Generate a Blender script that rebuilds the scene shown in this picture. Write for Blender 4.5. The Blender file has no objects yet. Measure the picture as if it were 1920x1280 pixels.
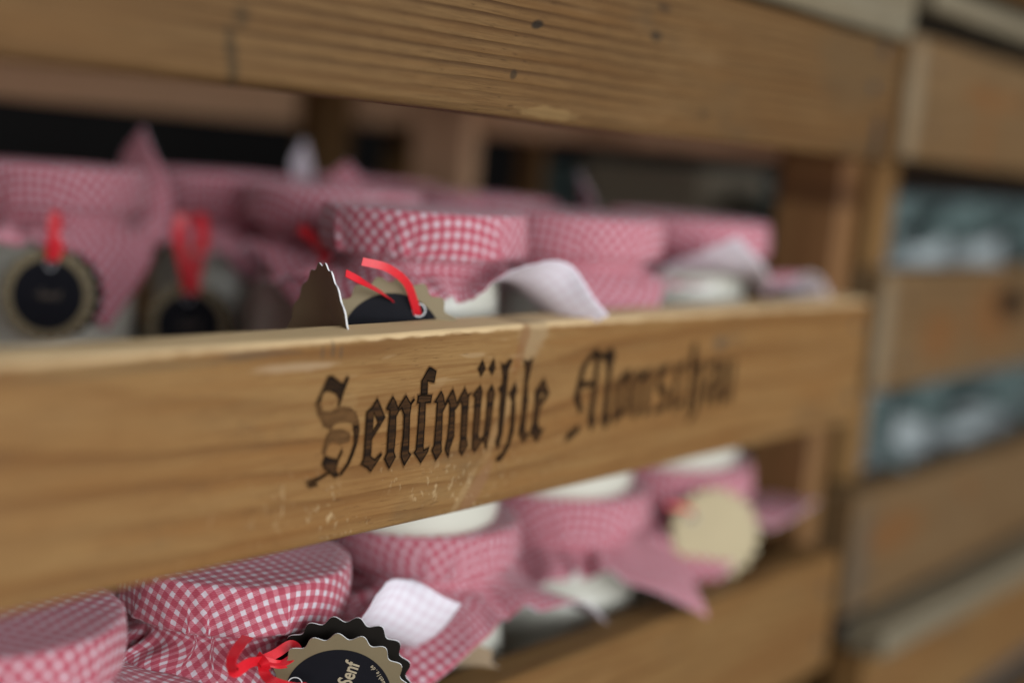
import bpy, math, random
from mathutils import Vector, Matrix, noise as mnoise
from mathutils.geometry import tessellate_polygon
random.seed(7)
sc = bpy.context.scene
COL = sc.collection
R = math.radians

# ------------------------------------------------------------------ camera
cam_data = bpy.data.cameras.new('camera')
cam = bpy.data.objects.new('camera', cam_data); COL.objects.link(cam)
RT = Vector((0.61280374, -0.78521268, 0.08895292)); UP = Vector((0.05208049, 0.15245058, 0.98693791)); FW = Vector((0.78851709, 0.60016653, -0.13431655))
CAM = Vector((0, -0.32461847, 0.13639753))
m = Matrix((RT, UP, -FW)).transposed().to_4x4(); m.translation = CAM
cam.matrix_world = m
cam_data.lens = 50; cam_data.sensor_width = 36; cam_data.clip_start = 0.02; cam_data.clip_end = 60
cam_data.dof.use_dof = True; cam_data.dof.focus_distance = 0.503; cam_data.dof.aperture_fstop = 2.15
sc.camera = cam

# ------------------------------------------------------------------ light
world = bpy.data.worlds.new('World'); sc.world = world; world.use_nodes = True
bg = world.node_tree.nodes['Background']; bg.inputs[0].default_value = (0.75, 0.85, 1.0, 1); bg.inputs[1].default_value = 0.025
def area(name, loc, target, sx, sy, power, col):
    d = bpy.data.lights.new(name, 'AREA'); d.shape = 'RECTANGLE'; d.size = sx; d.size_y = sy; d.energy = power; d.color = col
    o = bpy.data.objects.new(name, d); COL.objects.link(o); o.location = loc
    o.rotation_euler = (Vector(target) - Vector(loc)).to_track_quat('-Z', 'Y').to_euler()
    return o
area('window_light', (-0.45, -4.0, 0.70), (0.45, 0.15, 0.08), 4.4, 1.35, 285.0, (0.92, 0.96, 1.0))
area('low_fill_light', (-0.95, -3.2, -0.15), (0.55, 0.25, 0.13), 3.2, 0.6, 38.0, (1.0, 0.95, 0.90))  # fill lamp added low in front to reach the rear slats
area('ceiling_light', (0.70, -0.9, 1.15), (0.50, 0.0, 0.0), 0.8, 0.7, 8.0, (0.93, 0.97, 1.0))
area('top_fill_light', (0.30, 0.16, 1.70), (0.42, 0.20, 0.0), 1.1, 0.7, 22.0, (0.92, 0.96, 1.0))  # fill lamp added overhead to brighten the jars inside the crate
vs = sc.view_settings
vs.view_transform = 'Standard'; vs.look = 'None'; vs.exposure = -0.47; vs.gamma = 1.0
sc.cycles.use_denoising = True
sc.cycles.max_bounces = 6

# ------------------------------------------------------------------ node helpers
class NT:
    def __init__(self, name, rough=0.6, spec=0.3):
        self.m = bpy.data.materials.new(name); self.m.use_nodes = True
        self.t = self.m.node_tree; self.b = self.t.nodes['Principled BSDF']
        self.b.inputs['Roughness'].default_value = rough
        self.b.inputs['Specular IOR Level'].default_value = spec
    def n(self, typ, **kw):
        x = self.t.nodes.new(typ)
        for k, v in kw.items(): setattr(x, k, v)
        return x
    def set(self, sock, v):
        if isinstance(v, bpy.types.NodeSocket): self.t.links.new(v, sock)
        elif isinstance(v, (tuple, list)) and len(v) == 3 and len(sock.default_value) == 4: sock.default_value = (*v, 1)
        else: sock.default_value = v
    def math(self, op, a, b=0.0, c=0.0, clamp=False):
        x = self.n('ShaderNodeMath', operation=op, use_clamp=clamp)
        for i, v in enumerate((a, b, c)): self.set(x.inputs[i], v)
        return x.outputs[0]
    def vmath(self, op, a, b):
        x = self.n('ShaderNodeVectorMath', operation=op)
        self.set(x.inputs[0], a); self.set(x.inputs[1], b)
        return x.outputs[0]
    def noise(self, vec, scale=1.0, detail=2.0, rough=0.5):
        x = self.n('ShaderNodeTexNoise'); self.set(x.inputs['Vector'], vec)
        x.inputs['Scale'].default_value = scale; x.inputs['Detail'].default_value = detail; x.inputs['Roughness'].default_value = rough
        return x.outputs['Fac']
    def smooth(self, v, a, b, lo=0.0, hi=1.0):
        x = self.n('ShaderNodeMapRange', interpolation_type='SMOOTHSTEP')
        self.set(x.inputs['Value'], v); x.inputs['From Min'].default_value = a; x.inputs['From Max'].default_value = b
        x.inputs['To Min'].default_value = lo; x.inputs['To Max'].default_value = hi
        return x.outputs[0]
    def mix(self, f, a, b, typ='MIX'):
        x = self.n('ShaderNodeMix', data_type='RGBA', blend_type=typ)
        self.set(x.inputs[0], f); self.set(x.inputs[6], a); self.set(x.inputs[7], b)
        return x.outputs[2]
    def xyz(self, vec):
        x = self.n('ShaderNodeSeparateXYZ'); self.set(x.inputs[0], vec); return x.outputs
    def bump(self, h, strength=0.4, dist=0.001):
        x = self.n('ShaderNodeBump'); x.inputs['Strength'].default_value = strength; x.inputs['Distance'].default_value = dist
        self.set(x.inputs['Height'], h); self.set(self.b.inputs['Normal'], x.outputs[0])
    def color(self, c): self.set(self.b.inputs['Base Color'], c)

def plain(name, col, rough=0.5, metal=0.0, spec=0.4, var=0.15, scale=120):
    n = NT(name, rough, spec); n.b.inputs['Metallic'].default_value = metal
    co = n.n('ShaderNodeTexCoord').outputs['Object']
    f = n.noise(co, scale, 3)
    n.color(n.mix(f, tuple(c * (1 - var) for c in col), tuple(min(1, c * (1 + var)) for c in col)))
    return n.m

def wood(name, light, dark, freq=200.0, contrast=0.6, warp=1.0, blotch=(0.4, 0.24, 0.1), blotch_amt=0.35, marks=(), crumbs=False, bump=0.35, rough=0.6, flecks=0.0, yk=0.35, tone=(0.49, 0.455, 0.39)):
    """Sawn softwood: growth lines along local X, fibres, blotches; marks = stains, scars, dents and a brightened edge with a place of their own
    (x, z, half_x, half_z, slant, colour, strength, edge noise), metres in the board's own coordinates."""
    n = NT(name, rough, 0.2)
    co = n.n('ShaderNodeTexCoord').outputs['Object']
    rnd = n.n('ShaderNodeObjectInfo').outputs['Random']
    off = n.n('ShaderNodeCombineXYZ'); r9 = n.math('MULTIPLY', rnd, 9.0)
    for i in range(3): n.set(off.inputs[i], r9)
    cr = n.vmath('ADD', co, off.outputs[0])
    x, y, z = n.xyz(co)
    low = n.noise(n.vmath('MULTIPLY', cr, (2.2, 9, 9)), 1.0, 1.0)
    low2 = n.noise(n.vmath('MULTIPLY', cr, (9, 40, 40)), 1.0, 2.0)
    ring = n.math('MULTIPLY', n.math('ADD', z, n.math('MULTIPLY', y, yk)), freq)
    ring = n.math('ADD', ring, n.math('MULTIPLY', low, 9.0 * warp))
    ring = n.math('ADD', ring, n.math('MULTIPLY', low2, 1.1 * warp))
    ring = n.math('ADD', ring, r9)
    saw = n.math('FRACT', ring)
    up = n.smooth(saw, 0.35, 0.9); dn = n.smooth(saw, 0.92, 1.0, 1.0, 0.0)
    line = n.math('MULTIPLY', n.math('POWER', up, 1.6), dn)
    vary = n.smooth(n.noise(n.vmath('MULTIPLY', cr, (5, 90, 90)), 1.0, 2.0), 0.3, 0.7, 0.35, 1.0)
    line = n.math('MULTIPLY', line, vary)
    fib = n.noise(n.vmath('MULTIPLY', cr, (70, 1500, 1500)), 1.0, 4.0, 0.65)
    fib2 = n.noise(n.vmath('MULTIPLY', cr, (12, 220, 220)), 1.0, 2.0)
    bl = n.smooth(n.noise(n.vmath('MULTIPLY', cr, (6, 26, 26)), 1.0, 3.0), 0.35, 0.7)
    c = n.mix(n.math('MULTIPLY', bl, blotch_amt), light, blotch)
    c = n.mix(n.math('MULTIPLY', line, contrast), c, dark)
    c = n.mix(n.smooth(fib, 0.38, 0.72, 0.0, 0.42), c, dark)
    c = n.mix(n.smooth(fib2, 0.45, 0.75, 0.0, 0.42), c, blotch)
    streak = n.smooth(n.noise(n.vmath('MULTIPLY', cr, (7, 380, 380)), 1.0, 3.0, 0.6), 0.5, 0.72, 0.0, 0.5)
    c = n.mix(streak, c, tuple(0.5 * (a + b) for a, b in zip(dark, blotch)))
    pale_ = n.smooth(n.noise(n.vmath('MULTIPLY', cr, (10, 60, 60)), 1.0, 4.0, 0.6), 0.55, 0.75, 0.0, 0.4)
    c = n.mix(pale_, c, tuple(min(1.0, a * 1.25 + 0.03) for a in light))
    pore = n.smooth(n.noise(n.vmath('MULTIPLY', cr, (150, 1300, 1300)), 1.0, 2.0), 0.66, 0.74, 0.0, 0.5)
    c = n.mix(pore, c, tuple(a * 0.6 for a in dark))
    grime = n.smooth(n.noise(n.vmath('MULTIPLY', cr, (14, 30, 30)), 1.0, 4.0, 0.65), 0.56, 0.74, 0.0, 0.35)
    c = n.mix(grime, c, (0.13, 0.1, 0.065))
    h = n.math('ADD', n.math('MULTIPLY', line, -0.8), n.math('MULTIPLY', fib, 0.7))
    h = n.math('ADD', h, n.math('MULTIPLY', n.noise(n.vmath('MULTIPLY', cr, (25, 60, 60)), 1.0, 3.0), 1.2))
    h = n.math('ADD', h, n.math('MULTIPLY', pore, -0.6))
    if flecks > 0:
        fl = n.smooth(n.noise(n.vmath('MULTIPLY', cr, (60, 110, 110)), 1.0, 3.0), 0.70, 0.78, 0.0, flecks)
        c = n.mix(fl, c, (0.05, 0.04, 0.03))
    edge = n.noise(n.vmath('MULTIPLY', cr, (90, 220, 220)), 1.0, 3.0)
    for (mx, mz, hx, hz, sl, mc, st, en) in marks:
        dx = n.math('SUBTRACT', n.math('SUBTRACT', x, mx), n.math('MULTIPLY', n.math('SUBTRACT', z, mz), sl))
        dz = n.math('SUBTRACT', z, mz)
        d2 = n.math('ADD', n.math('POWER', n.math('ABSOLUTE', n.math('DIVIDE', dx, hx)), 2.0), n.math('POWER', n.math('ABSOLUTE', n.math('DIVIDE', dz, hz)), 2.0))
        d2 = n.math('ADD', n.math('SQRT', d2), n.math('MULTIPLY', n.math('SUBTRACT', edge, 0.5), en))
        c = n.mix(n.smooth(d2, 0.55, 1.1, st, 0.0), c, mc)
    if crumbs:
        cn = n.noise(n.vmath('MULTIPLY', cr, (430, 430, 290)), 1.0, 2.0, 0.6)
        zone = n.math('MULTIPLY', n.smooth(z, 0.008, 0.033, 1.0, 0.0), n.math('MULTIPLY', n.smooth(x, 0.24, 0.34), n.smooth(x, 0.40, 0.50, 1.0, 0.0)))
        zone = n.math('MULTIPLY', zone, n.smooth(n.noise(n.vmath('MULTIPLY', cr, (50, 70, 70)), 1.0, 2.0), 0.35, 0.62))
        cm = n.math('MULTIPLY', n.smooth(cn, 0.59, 0.67), zone)
        c = n.mix(n.math('MULTIPLY', cm, 0.55), c, (0.80, 0.62, 0.38))
        h = n.math('ADD', h, n.math('MULTIPLY', cm, 2.0))
        # fine pale scratches near the top edge
        sn = n.noise(n.vmath('MULTIPLY', cr, (45, 700, 300)), 1.0, 1.0)
        sz = n.math('MULTIPLY', n.smooth(z, 0.045, 0.056), n.math('MULTIPLY', n.smooth(x, 0.33, 0.36), n.smooth(x, 0.42, 0.46, 1.0, 0.0)))
        c = n.mix(n.math('MULTIPLY', n.smooth(sn, 0.62, 0.70), n.math('MULTIPLY', sz, 0.4)), c, (0.6, 0.45, 0.28))
    n.color(n.mix(1.0, c, tone, 'MULTIPLY'))
    n.bump(h, bump, 0.0006)
    return n.m

def gingham(name, red, mid, white):
    n = NT(name, 0.85, 0.15)
    uv = n.n('ShaderNodeUVMap', uv_map='cloth').outputs[0]
    wob = n.n('ShaderNodeTexNoise'); n.set(wob.inputs['Vector'], uv); wob.inputs['Scale'].default_value = 0.9
    u, v, _ = n.xyz(n.vmath('ADD', uv, n.vmath('MULTIPLY', n.vmath('SUBTRACT', wob.outputs['Color'], (0.5, 0.5, 0.5)), (0.5, 0.5, 0))))
    def stripe(a):
        f = n.math('PINGPONG', n.math('DIVIDE', a, 2.3), 1.0)       # 0..1..0 over 4.6 mm
        return n.smooth(f, 0.36, 0.50)
    su, sv = stripe(u), stripe(v)
    tw = n.smooth(n.math('PINGPONG', n.math('DIVIDE', n.math('ADD', u, v), 0.42), 1.0), 0.3, 0.7)   # twill threads
    tot = n.math('ADD', su, sv)
    c = n.mix(n.math('MINIMUM', tot, 1.0), white, n.mix(n.math('MULTIPLY', tw, 0.55), mid, red))
    c = n.mix(n.math('SUBTRACT', tot, 1.0, clamp=True), c, n.mix(n.math('MULTIPLY', tw, 0.18), red, mid))
    big = n.noise(n.vmath('MULTIPLY', uv, (0.35, 0.35, 1)), 1.0, 3.0)
    c = n.mix(n.smooth(big, 0.35, 0.75, 0.0, 0.22), c, tuple(a * 0.55 for a in red))
    n.color(c)
    n.b.inputs['Sheen Weight'].default_value = 0.15
    tu = n.math('PINGPONG', n.math('DIVIDE', u, 0.25), 1.0); tv = n.math('PINGPONG', n.math('DIVIDE', v, 0.25), 1.0)
    n.bump(n.math('ADD', n.math('MULTIPLY', n.math('ADD', tu, tv), 0.5), n.math('MULTIPLY', tw, 0.6)), 0.25, 0.00025)
    return n.m

def reverse_cloth(name, col, ghost):
    n = NT(name, 0.9, 0.1)
    uv = n.n('ShaderNodeUVMap', uv_map='cloth').outputs[0]
    u, v, _ = n.xyz(uv)
    su = n.smooth(n.math('PINGPONG', n.math('DIVIDE', u, 2.3), 1.0), 0.3, 0.7); sv = n.smooth(n.math('PINGPONG', n.math('DIVIDE', v, 2.3), 1.0), 0.3, 0.7)
    f = n.math('MULTIPLY', n.math('ADD', su, sv), 0.22)
    g = n.noise(uv, 1.6, 3)
    c = n.mix(f, col, ghost)
    n.color(n.mix(n.smooth(g, 0.4, 0.8, 0, 0.15), c, ghost))
    return n.m

M = {}
def build_materials():
    mk = lambda px, pz, hx, hz, sl, c, s, e=0.7: (px, pz, hx, hz, sl, c, s, e)
    pale = (0.46, 0.31, 0.15); grey = (0.10, 0.095, 0.085)
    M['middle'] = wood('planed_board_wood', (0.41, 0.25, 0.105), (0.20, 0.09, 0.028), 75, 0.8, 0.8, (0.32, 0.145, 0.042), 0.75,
        marks=[mk(.40, .0708, 2.0, .0030, 0, (0.95, 0.74, 0.47), .95, .9), mk(.4405, .066, .010, .012, .35, (0.50, 0.38, 0.24), .65), mk(.4335, .062, .0035, .014, .3, (0.27, 0.10, 0.03), .5),  # first mark: worn top edge, made paler still to paint light on it
               mk(.412, .008, .0055, .012, .75, (0.36, 0.20, 0.11), .7, .5), mk(.4042, .007, .0026, .012, .75, (0.52, 0.37, 0.21), .45, .9), mk(.424, .033, .004, .018, .55, (0.50, 0.33, 0.17), .4, .8),
               mk(.5876, .0545, .006, .0035, 0, grey, .75), mk(.60, .056, .014, .002, 0, grey, .35), mk(.2871, .0715, .004, .0012, 0, grey, .5),
               mk(.25, .0653, .055, .0016, 0, (0.17, 0.12, 0.07), .55, 1.2), mk(.30, .0665, .02, .0012, 0, grey, .45, 1.2),
               mk(.314, .0613, .021, .0018, 0, (0.52, 0.38, 0.25), .75, 1.2), mk(.326, .0655, .0007, .003, 0, grey, .55, .8), mk(.3307, .0665, .0008, .0034, 0, grey, .6, .8), mk(.3346, .0650, .0007, .0028, 0, grey, .55, .8),
               mk(.3393, .048, .006, .004, 0, pale, .3), mk(.395, .0565, .03, .0007, -.0, (0.22, 0.10, 0.03), .5, 1.0), mk(.36, .057, .02, .0006, 0, (0.24, 0.11, 0.04), .5, 1.0),
               mk(.71, .04, .03, .02, 0, (0.30, 0.16, 0.06), .3)],
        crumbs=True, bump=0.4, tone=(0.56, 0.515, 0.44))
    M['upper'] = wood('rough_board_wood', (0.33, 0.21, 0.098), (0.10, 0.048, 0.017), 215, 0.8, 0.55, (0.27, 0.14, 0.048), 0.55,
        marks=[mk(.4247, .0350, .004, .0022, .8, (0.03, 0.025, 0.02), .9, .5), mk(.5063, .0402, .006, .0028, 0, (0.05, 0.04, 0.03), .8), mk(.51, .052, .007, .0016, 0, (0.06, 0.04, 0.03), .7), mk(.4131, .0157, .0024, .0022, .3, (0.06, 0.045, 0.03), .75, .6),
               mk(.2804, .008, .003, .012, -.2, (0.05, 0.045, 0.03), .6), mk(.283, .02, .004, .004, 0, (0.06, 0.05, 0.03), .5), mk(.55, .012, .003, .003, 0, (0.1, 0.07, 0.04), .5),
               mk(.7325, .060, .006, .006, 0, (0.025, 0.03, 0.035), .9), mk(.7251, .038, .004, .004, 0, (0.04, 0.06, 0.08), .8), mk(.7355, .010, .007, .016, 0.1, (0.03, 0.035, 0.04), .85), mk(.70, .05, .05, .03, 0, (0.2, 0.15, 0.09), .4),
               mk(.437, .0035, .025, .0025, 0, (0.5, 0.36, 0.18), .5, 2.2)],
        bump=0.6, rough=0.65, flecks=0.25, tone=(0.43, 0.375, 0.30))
    M['wood'] = wood('crate_wood', (0.40, 0.245, 0.10), (0.19, 0.085, 0.028), 120, 0.6, 1.0, (0.31, 0.15, 0.05), 0.6, flecks=0.4)
    M['pinkish'] = wood('inner_post_wood', (0.40, 0.24, 0.115), (0.2, 0.09, 0.036), 110, 0.45, 0.8, (0.36, 0.17, 0.08), 0.5,
        marks=[mk(.293, .0, .009, .5, 0, (0.09, 0.035, 0.012), .0)])
    dk = (0.09, 0.04, 0.015); og = (0.33, 0.13, 0.035); pl_ = (0.42, 0.36, 0.27)
    M['knot_post'] = wood('knotty_post_wood', (0.38, 0.22, 0.10), (0.2, 0.09, 0.036), 110, 0.45, 0.8, (0.34, 0.16, 0.07), 0.5, marks=[(.288, .012, .010, .2, 0, (0.07, 0.03, 0.012), .8, .5), (.30, .012, .02, .2, 0, (0.22, 0.10, 0.04), .5, .5)])
    RW = dict(light=(0.31, 0.205, 0.11), dark=(0.16, 0.085, 0.035), freq=100, contrast=0.5, warp=1.1, blotch=(0.27, 0.165, 0.08), blotch_amt=0.7, flecks=0.3)
    M['right_upper'] = wood('right_upper_wood', marks=[mk(.012, .035, .012, .05, 0, pl_, .6), mk(.135, .022, .010, .028, .1, og, .4), mk(.12, .046, .035, .007, -.5, og, .5), mk(.17, .046, .03, .007, .5, og, .5)], **RW)
    M['right_middle'] = wood('right_middle_wood', marks=[mk(.010, .035, .012, .05, 0, pl_, .6), mk(.20, .040, .06, .026, 0, og, .5), mk(.232, .048, .035, .015, 0, (0.03, 0.015, 0.006), 1.0), mk(.10, .03, .04, .02, 0, og, .5)], **RW)
    M['right_lower'] = wood('right_lower_wood', marks=[mk(.016, .03, .016, .05, 0, (0.16, 0.135, 0.11), .75), mk(.19, .058, .012, .009, 0, og, .5), mk(.07, .045, .05, .016, 0, og, .45)], **RW)
    M['pale_lit_rail'] = wood('pale_lit_rail_wood', (0.66, 0.45, 0.30), (0.40, 0.22, 0.12), 90, 0.3, 0.8, (0.60, 0.38, 0.25), 0.5, tone=(0.72, 0.66, 0.60))  # pale wood, colour raised to stand for light missing inside the crate
    M['grey_wood'] = wood('weathered_wood', (0.36, 0.33, 0.26), (0.19, 0.16, 0.11), 110, 0.5, 0.8, (0.30, 0.24, 0.16), 0.5, flecks=0.5)
    M['dark_wood'] = wood('shaded_board_wood', (0.24, 0.14, 0.06), (0.10, 0.045, 0.016), 120, 0.6, 1.0, (0.18, 0.09, 0.03), 0.6)  # darker copy of the crate wood, shade put into its colour
    M['red_gingham'] = gingham('red_gingham', (0.35, 0.048, 0.078), (0.50, 0.19, 0.23), (0.56, 0.50, 0.54))
    M['red_reverse'] = reverse_cloth('white_cloth_reverse', (0.66, 0.63, 0.68), (0.52, 0.39, 0.45))
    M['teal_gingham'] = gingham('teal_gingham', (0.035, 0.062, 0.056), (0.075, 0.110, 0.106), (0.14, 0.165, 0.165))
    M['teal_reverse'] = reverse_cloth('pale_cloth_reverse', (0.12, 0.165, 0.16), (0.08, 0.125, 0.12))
    M['pot'] = plain('cream_stoneware', (0.56, 0.55, 0.47), 0.38, 0, 0.5, 0.04, 30)
    M['ribbon'] = plain('red_satin', (0.58, 0.010, 0.020), 0.42, 0, 0.45, 0.15, 700)
    M['nail'] = plain('dark_nail', (0.035, 0.045, 0.055), 0.45, 0.6, 0.5, 0.4, 500)
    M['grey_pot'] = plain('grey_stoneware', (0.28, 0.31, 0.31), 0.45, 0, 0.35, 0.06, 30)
    M['gold'] = plain('gold_card', (0.21, 0.165, 0.095), 0.5, 0.3, 0.4, 0.12, 60)
    M['kraft'] = plain('tan_card', (0.42, 0.345, 0.20), 0.6, 0.0, 0.4, 0.08, 60)
    M['bronze'] = plain('brown_card', (0.30, 0.215, 0.13), 0.45, 0.2, 0.5, 0.12, 60)
    M['cardboard'] = plain('beige_card', (0.26, 0.215, 0.155), 0.7, 0, 0.3, 0.1, 20)
    M['card_edge'] = plain('white_card_edge', (0.72, 0.72, 0.72), 0.6)
    M['card_shade'] = plain('shade_black_card', (0.012, 0.010, 0.008), 0.7, 0, 0.08)  # inner leaf faces near black, painting the shadow between the leaves
    M['black'] = plain('black_print', (0.007, 0.007, 0.010), 0.6, 0, 0.12)
    M['print'] = plain('gold_print', (0.42, 0.35, 0.24), 0.45, 0.2)
    M['faint'] = plain('faded_print', (0.10, 0.075, 0.055), 0.5)
    M['backing'] = plain('shade_black_backing', (0.006, 0.005, 0.0045), 0.9, 0, 0.2, 0.2, 8)  # near black colour stands for the deep shade behind the crates
    M['floor'] = plain('stone_floor', (0.30, 0.27, 0.24), 0.7, 0, 0.3, 0.2, 6)
    def burn(name, col, bar, amount):
        n = NT(name, 0.85, 0.03)
        co = n.n('ShaderNodeTexCoord').outputs['Object']; x, y, z = n.xyz(co)
        fib = n.noise(n.vmath('MULTIPLY', co, (60, 900, 900)), 1.0, 3.0, 0.6)
        pt = n.noise(n.vmath('MULTIPLY', co, (160, 160, 260)), 1.0, 3.0)
        c = n.mix(n.smooth(fib, 0.35, 0.65, 0.0, 0.8), col, bar)
        for zc, hw in ((0.0405, 0.0007), (0.0288, 0.0006)):
            d = n.math('ABSOLUTE', n.math('SUBTRACT', z, zc))
            c = n.mix(n.smooth(d, hw * 0.6, hw * 1.5, amount, 0.0), c, bar)
        c = n.mix(n.smooth(pt, 0.5, 0.75, 0.0, 0.35), c, tuple(a * 1.6 for a in col))
        n.color(c); n.bump(fib, 0.3, 0.0004)
        return n.m
    M['burn2'] = burn('deep_burn', (0.030, 0.016, 0.008), (0.008, 0.006, 0.005), .5)
    M['burn1'] = burn('brown_burn', (0.050, 0.024, 0.010), (0.012, 0.008, 0.006), .9)
    M['burn0'] = burn('faint_burn', (0.095, 0.048, 0.019), (0.06, 0.03, 0.012), .3)
    M['scorch'] = burn('scorched_edge', (0.008, 0.005, 0.003), (0.005, 0.004, 0.003), .3)
    M['scorch0'] = burn('faint_scorch', (0.09, 0.045, 0.018), (0.05, 0.025, 0.01), .3)
    n = NT('scorch_halo', 0.8, 0.1)
    at = n.n('ShaderNodeAttribute', attribute_name='halo'); co = n.n('ShaderNodeTexCoord').outputs['Object']
    f = n.noise(n.vmath('MULTIPLY', co, (120, 400, 400)), 1.0, 3.0)
    n.color((0.07, 0.03, 0.010)); n.set(n.b.inputs['Alpha'], n.math('MULTIPLY', at.outputs['Fac'], n.smooth(f, 0.25, 0.7, 0.35, 0.95)))
    M['halo'] = n.m
build_materials()

# ------------------------------------------------------------------ object helpers
def link(o, parent=None):
    COL.objects.link(o)
    if parent is not None: o.parent = parent
    return o
def mesh(name, verts, faces, mats, parent=None, smooth=False, midx=None, loc=None):
    me = bpy.data.meshes.new(name); me.from_pydata([tuple(v) for v in verts], [], faces)
    for mt in (mats if isinstance(mats, (list, tuple)) else [mats]): me.materials.append(mt)
    if smooth: me.polygons.foreach_set('use_smooth', [True] * len(me.polygons))
    if midx: me.polygons.foreach_set('material_index', midx)
    me.update()
    o = bpy.data.objects.new(name, me)
    if loc: o.location = loc
    return link(o, parent)
def thing(name, label, cat, loc=(0, 0, 0), group=None, rot=None):
    o = bpy.data.objects.new(name, None); o.empty_display_size = 0.01; link(o)
    o.location = loc
    if rot: o.rotation_euler = rot
    tag(o, label, cat, group); return o
def tag(o, label, cat, group=None):
    o['label'] = label; o['category'] = cat
    if group: o['group'] = group
def copy_tree(o, parent=None):
    c = o.copy(); COL.objects.link(c)
    if parent is not None: c.parent = parent
    for ch in list(o.children): copy_tree(ch, c)
    return c

def board(name, x0, x1, y0, y1, z0, z1, mat, parent=None, long='x', rad=0.0022, jit=0.0004, step=0.005):
    """One sawn board with eased, slightly uneven edges; its own X runs along the grain. Coordinates are in the parent's space."""
    dims = {'x': (x1 - x0, y1 - y0, z1 - z0), 'y': (y1 - y0, x1 - x0, z1 - z0), 'z': (z1 - z0, y1 - y0, x1 - x0)}[long]
    L, A, B = dims
    rad = min(rad, A * 0.3, B * 0.3)
    prof = []; ex = min(0.0012, A * 0.1, B * 0.1)
    corners = ((A - rad, B - rad, 0), (rad, B - rad, 90), (rad, rad, 180), (A - rad, rad, 270))
    for q, (cx, cz, a0) in enumerate(corners):
        arc = [(cx + rad * math.cos(R(a0 + k * 30)), cz + rad * math.sin(R(a0 + k * 30))) for k in range(4)]
        nx = corners[(q + 1) % 4]; nxt = (nx[0] + rad * math.cos(R(nx[2])), nx[1] + rad * math.sin(R(nx[2])))
        d = Vector(nxt) - Vector(arc[-1]); dl = d.length; d = d / dl
        prof += arc + [tuple(Vector(arc[-1]) + d * ex), tuple(Vector(nxt) - d * ex)]
    n = max(2, int(L / step)); P = len(prof)
    seed = Vector((random.random() * 50, random.random() * 50, random.random() * 50))
    V = []; F = []
    for i in range(n + 1):
        x = L * i / n
        e = min(i, n - i); sh = 0.0012 if e == 0 else 0.0
        for (a, b) in prof:
            q = Vector((x * 28, a * 200, b * 200)) + seed
            d = mnoise.noise(q) * jit; d2 = mnoise.noise(q + Vector((9, 9, 9))) * jit
            wv = mnoise.noise(Vector((x * 7, 0, 0)) + seed) * jit * 1.2
            sa = 1 if a < A / 2 else -1; sb = 1 if b < B / 2 else -1
            V.append((x, a + abs(d) * sa * 0.5 + sh * sa, b + d2 * 0.7 + wv + sh * sb))
    for i in range(n):
        for k in range(P):
            a = i * P + k; b = i * P + (k + 1) % P
            F.append((a, a + P, b + P, b))
    F.append(tuple(range(P))); F.append(tuple(n * P + k for k in reversed(range(P))))
    o = mesh(name, V, F, mat, parent, smooth=True)
    try: o.data.set_sharp_from_angle(angle=R(50))
    except Exception: pass
    if long == 'x': o.location = (x0, y0, z0)
    elif long == 'y': o.rotation_euler = (0, 0, R(90)); o.location = (x1, y0, z0)
    else: o.rotation_euler = (0, R(-90), 0); o.location = (x1, y0, z0)
    return o

# ------------------------------------------------------------------ jars
ER = 0.0018; H = 0.1335; RL = 0.0435; HL = 0.0174; RN = 0.0352
def lathe(name, prof, mat, parent, seg=56):
    V = []; F = []
    for (r, z) in prof:
        for k in range(seg):
            a = 2 * math.pi * k / seg; V.append((r * math.cos(a), r * math.sin(a), z))
    for i in range(len(prof) - 1):
        for k in range(seg):
            k2 = (k + 1) % seg
            F.append((i * seg + k, i * seg + k2, (i + 1) * seg + k2, (i + 1) * seg + k))
    F.append(tuple(reversed(range(seg)))); F.append(tuple((len(prof) - 1) * seg + k for k in range(seg)))
    return mesh(name, V, F, mat, parent, smooth=True)
POT = [(0.0335, 0.0012), (0.0345, 0.0), (0.0372, 0.0005), (0.0392, 0.0022), (0.0401, 0.0055), (0.0403, 0.015), (0.0404, 0.05), (0.0403, 0.072), (0.0400, 0.0775), (0.0388, 0.0830), (0.0366, 0.0875), (0.0338, 0.0905), (0.0334, 0.1000), (0.0334, 0.1155), (0.0405, 0.1175), (0.0405, 0.1320)]

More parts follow.
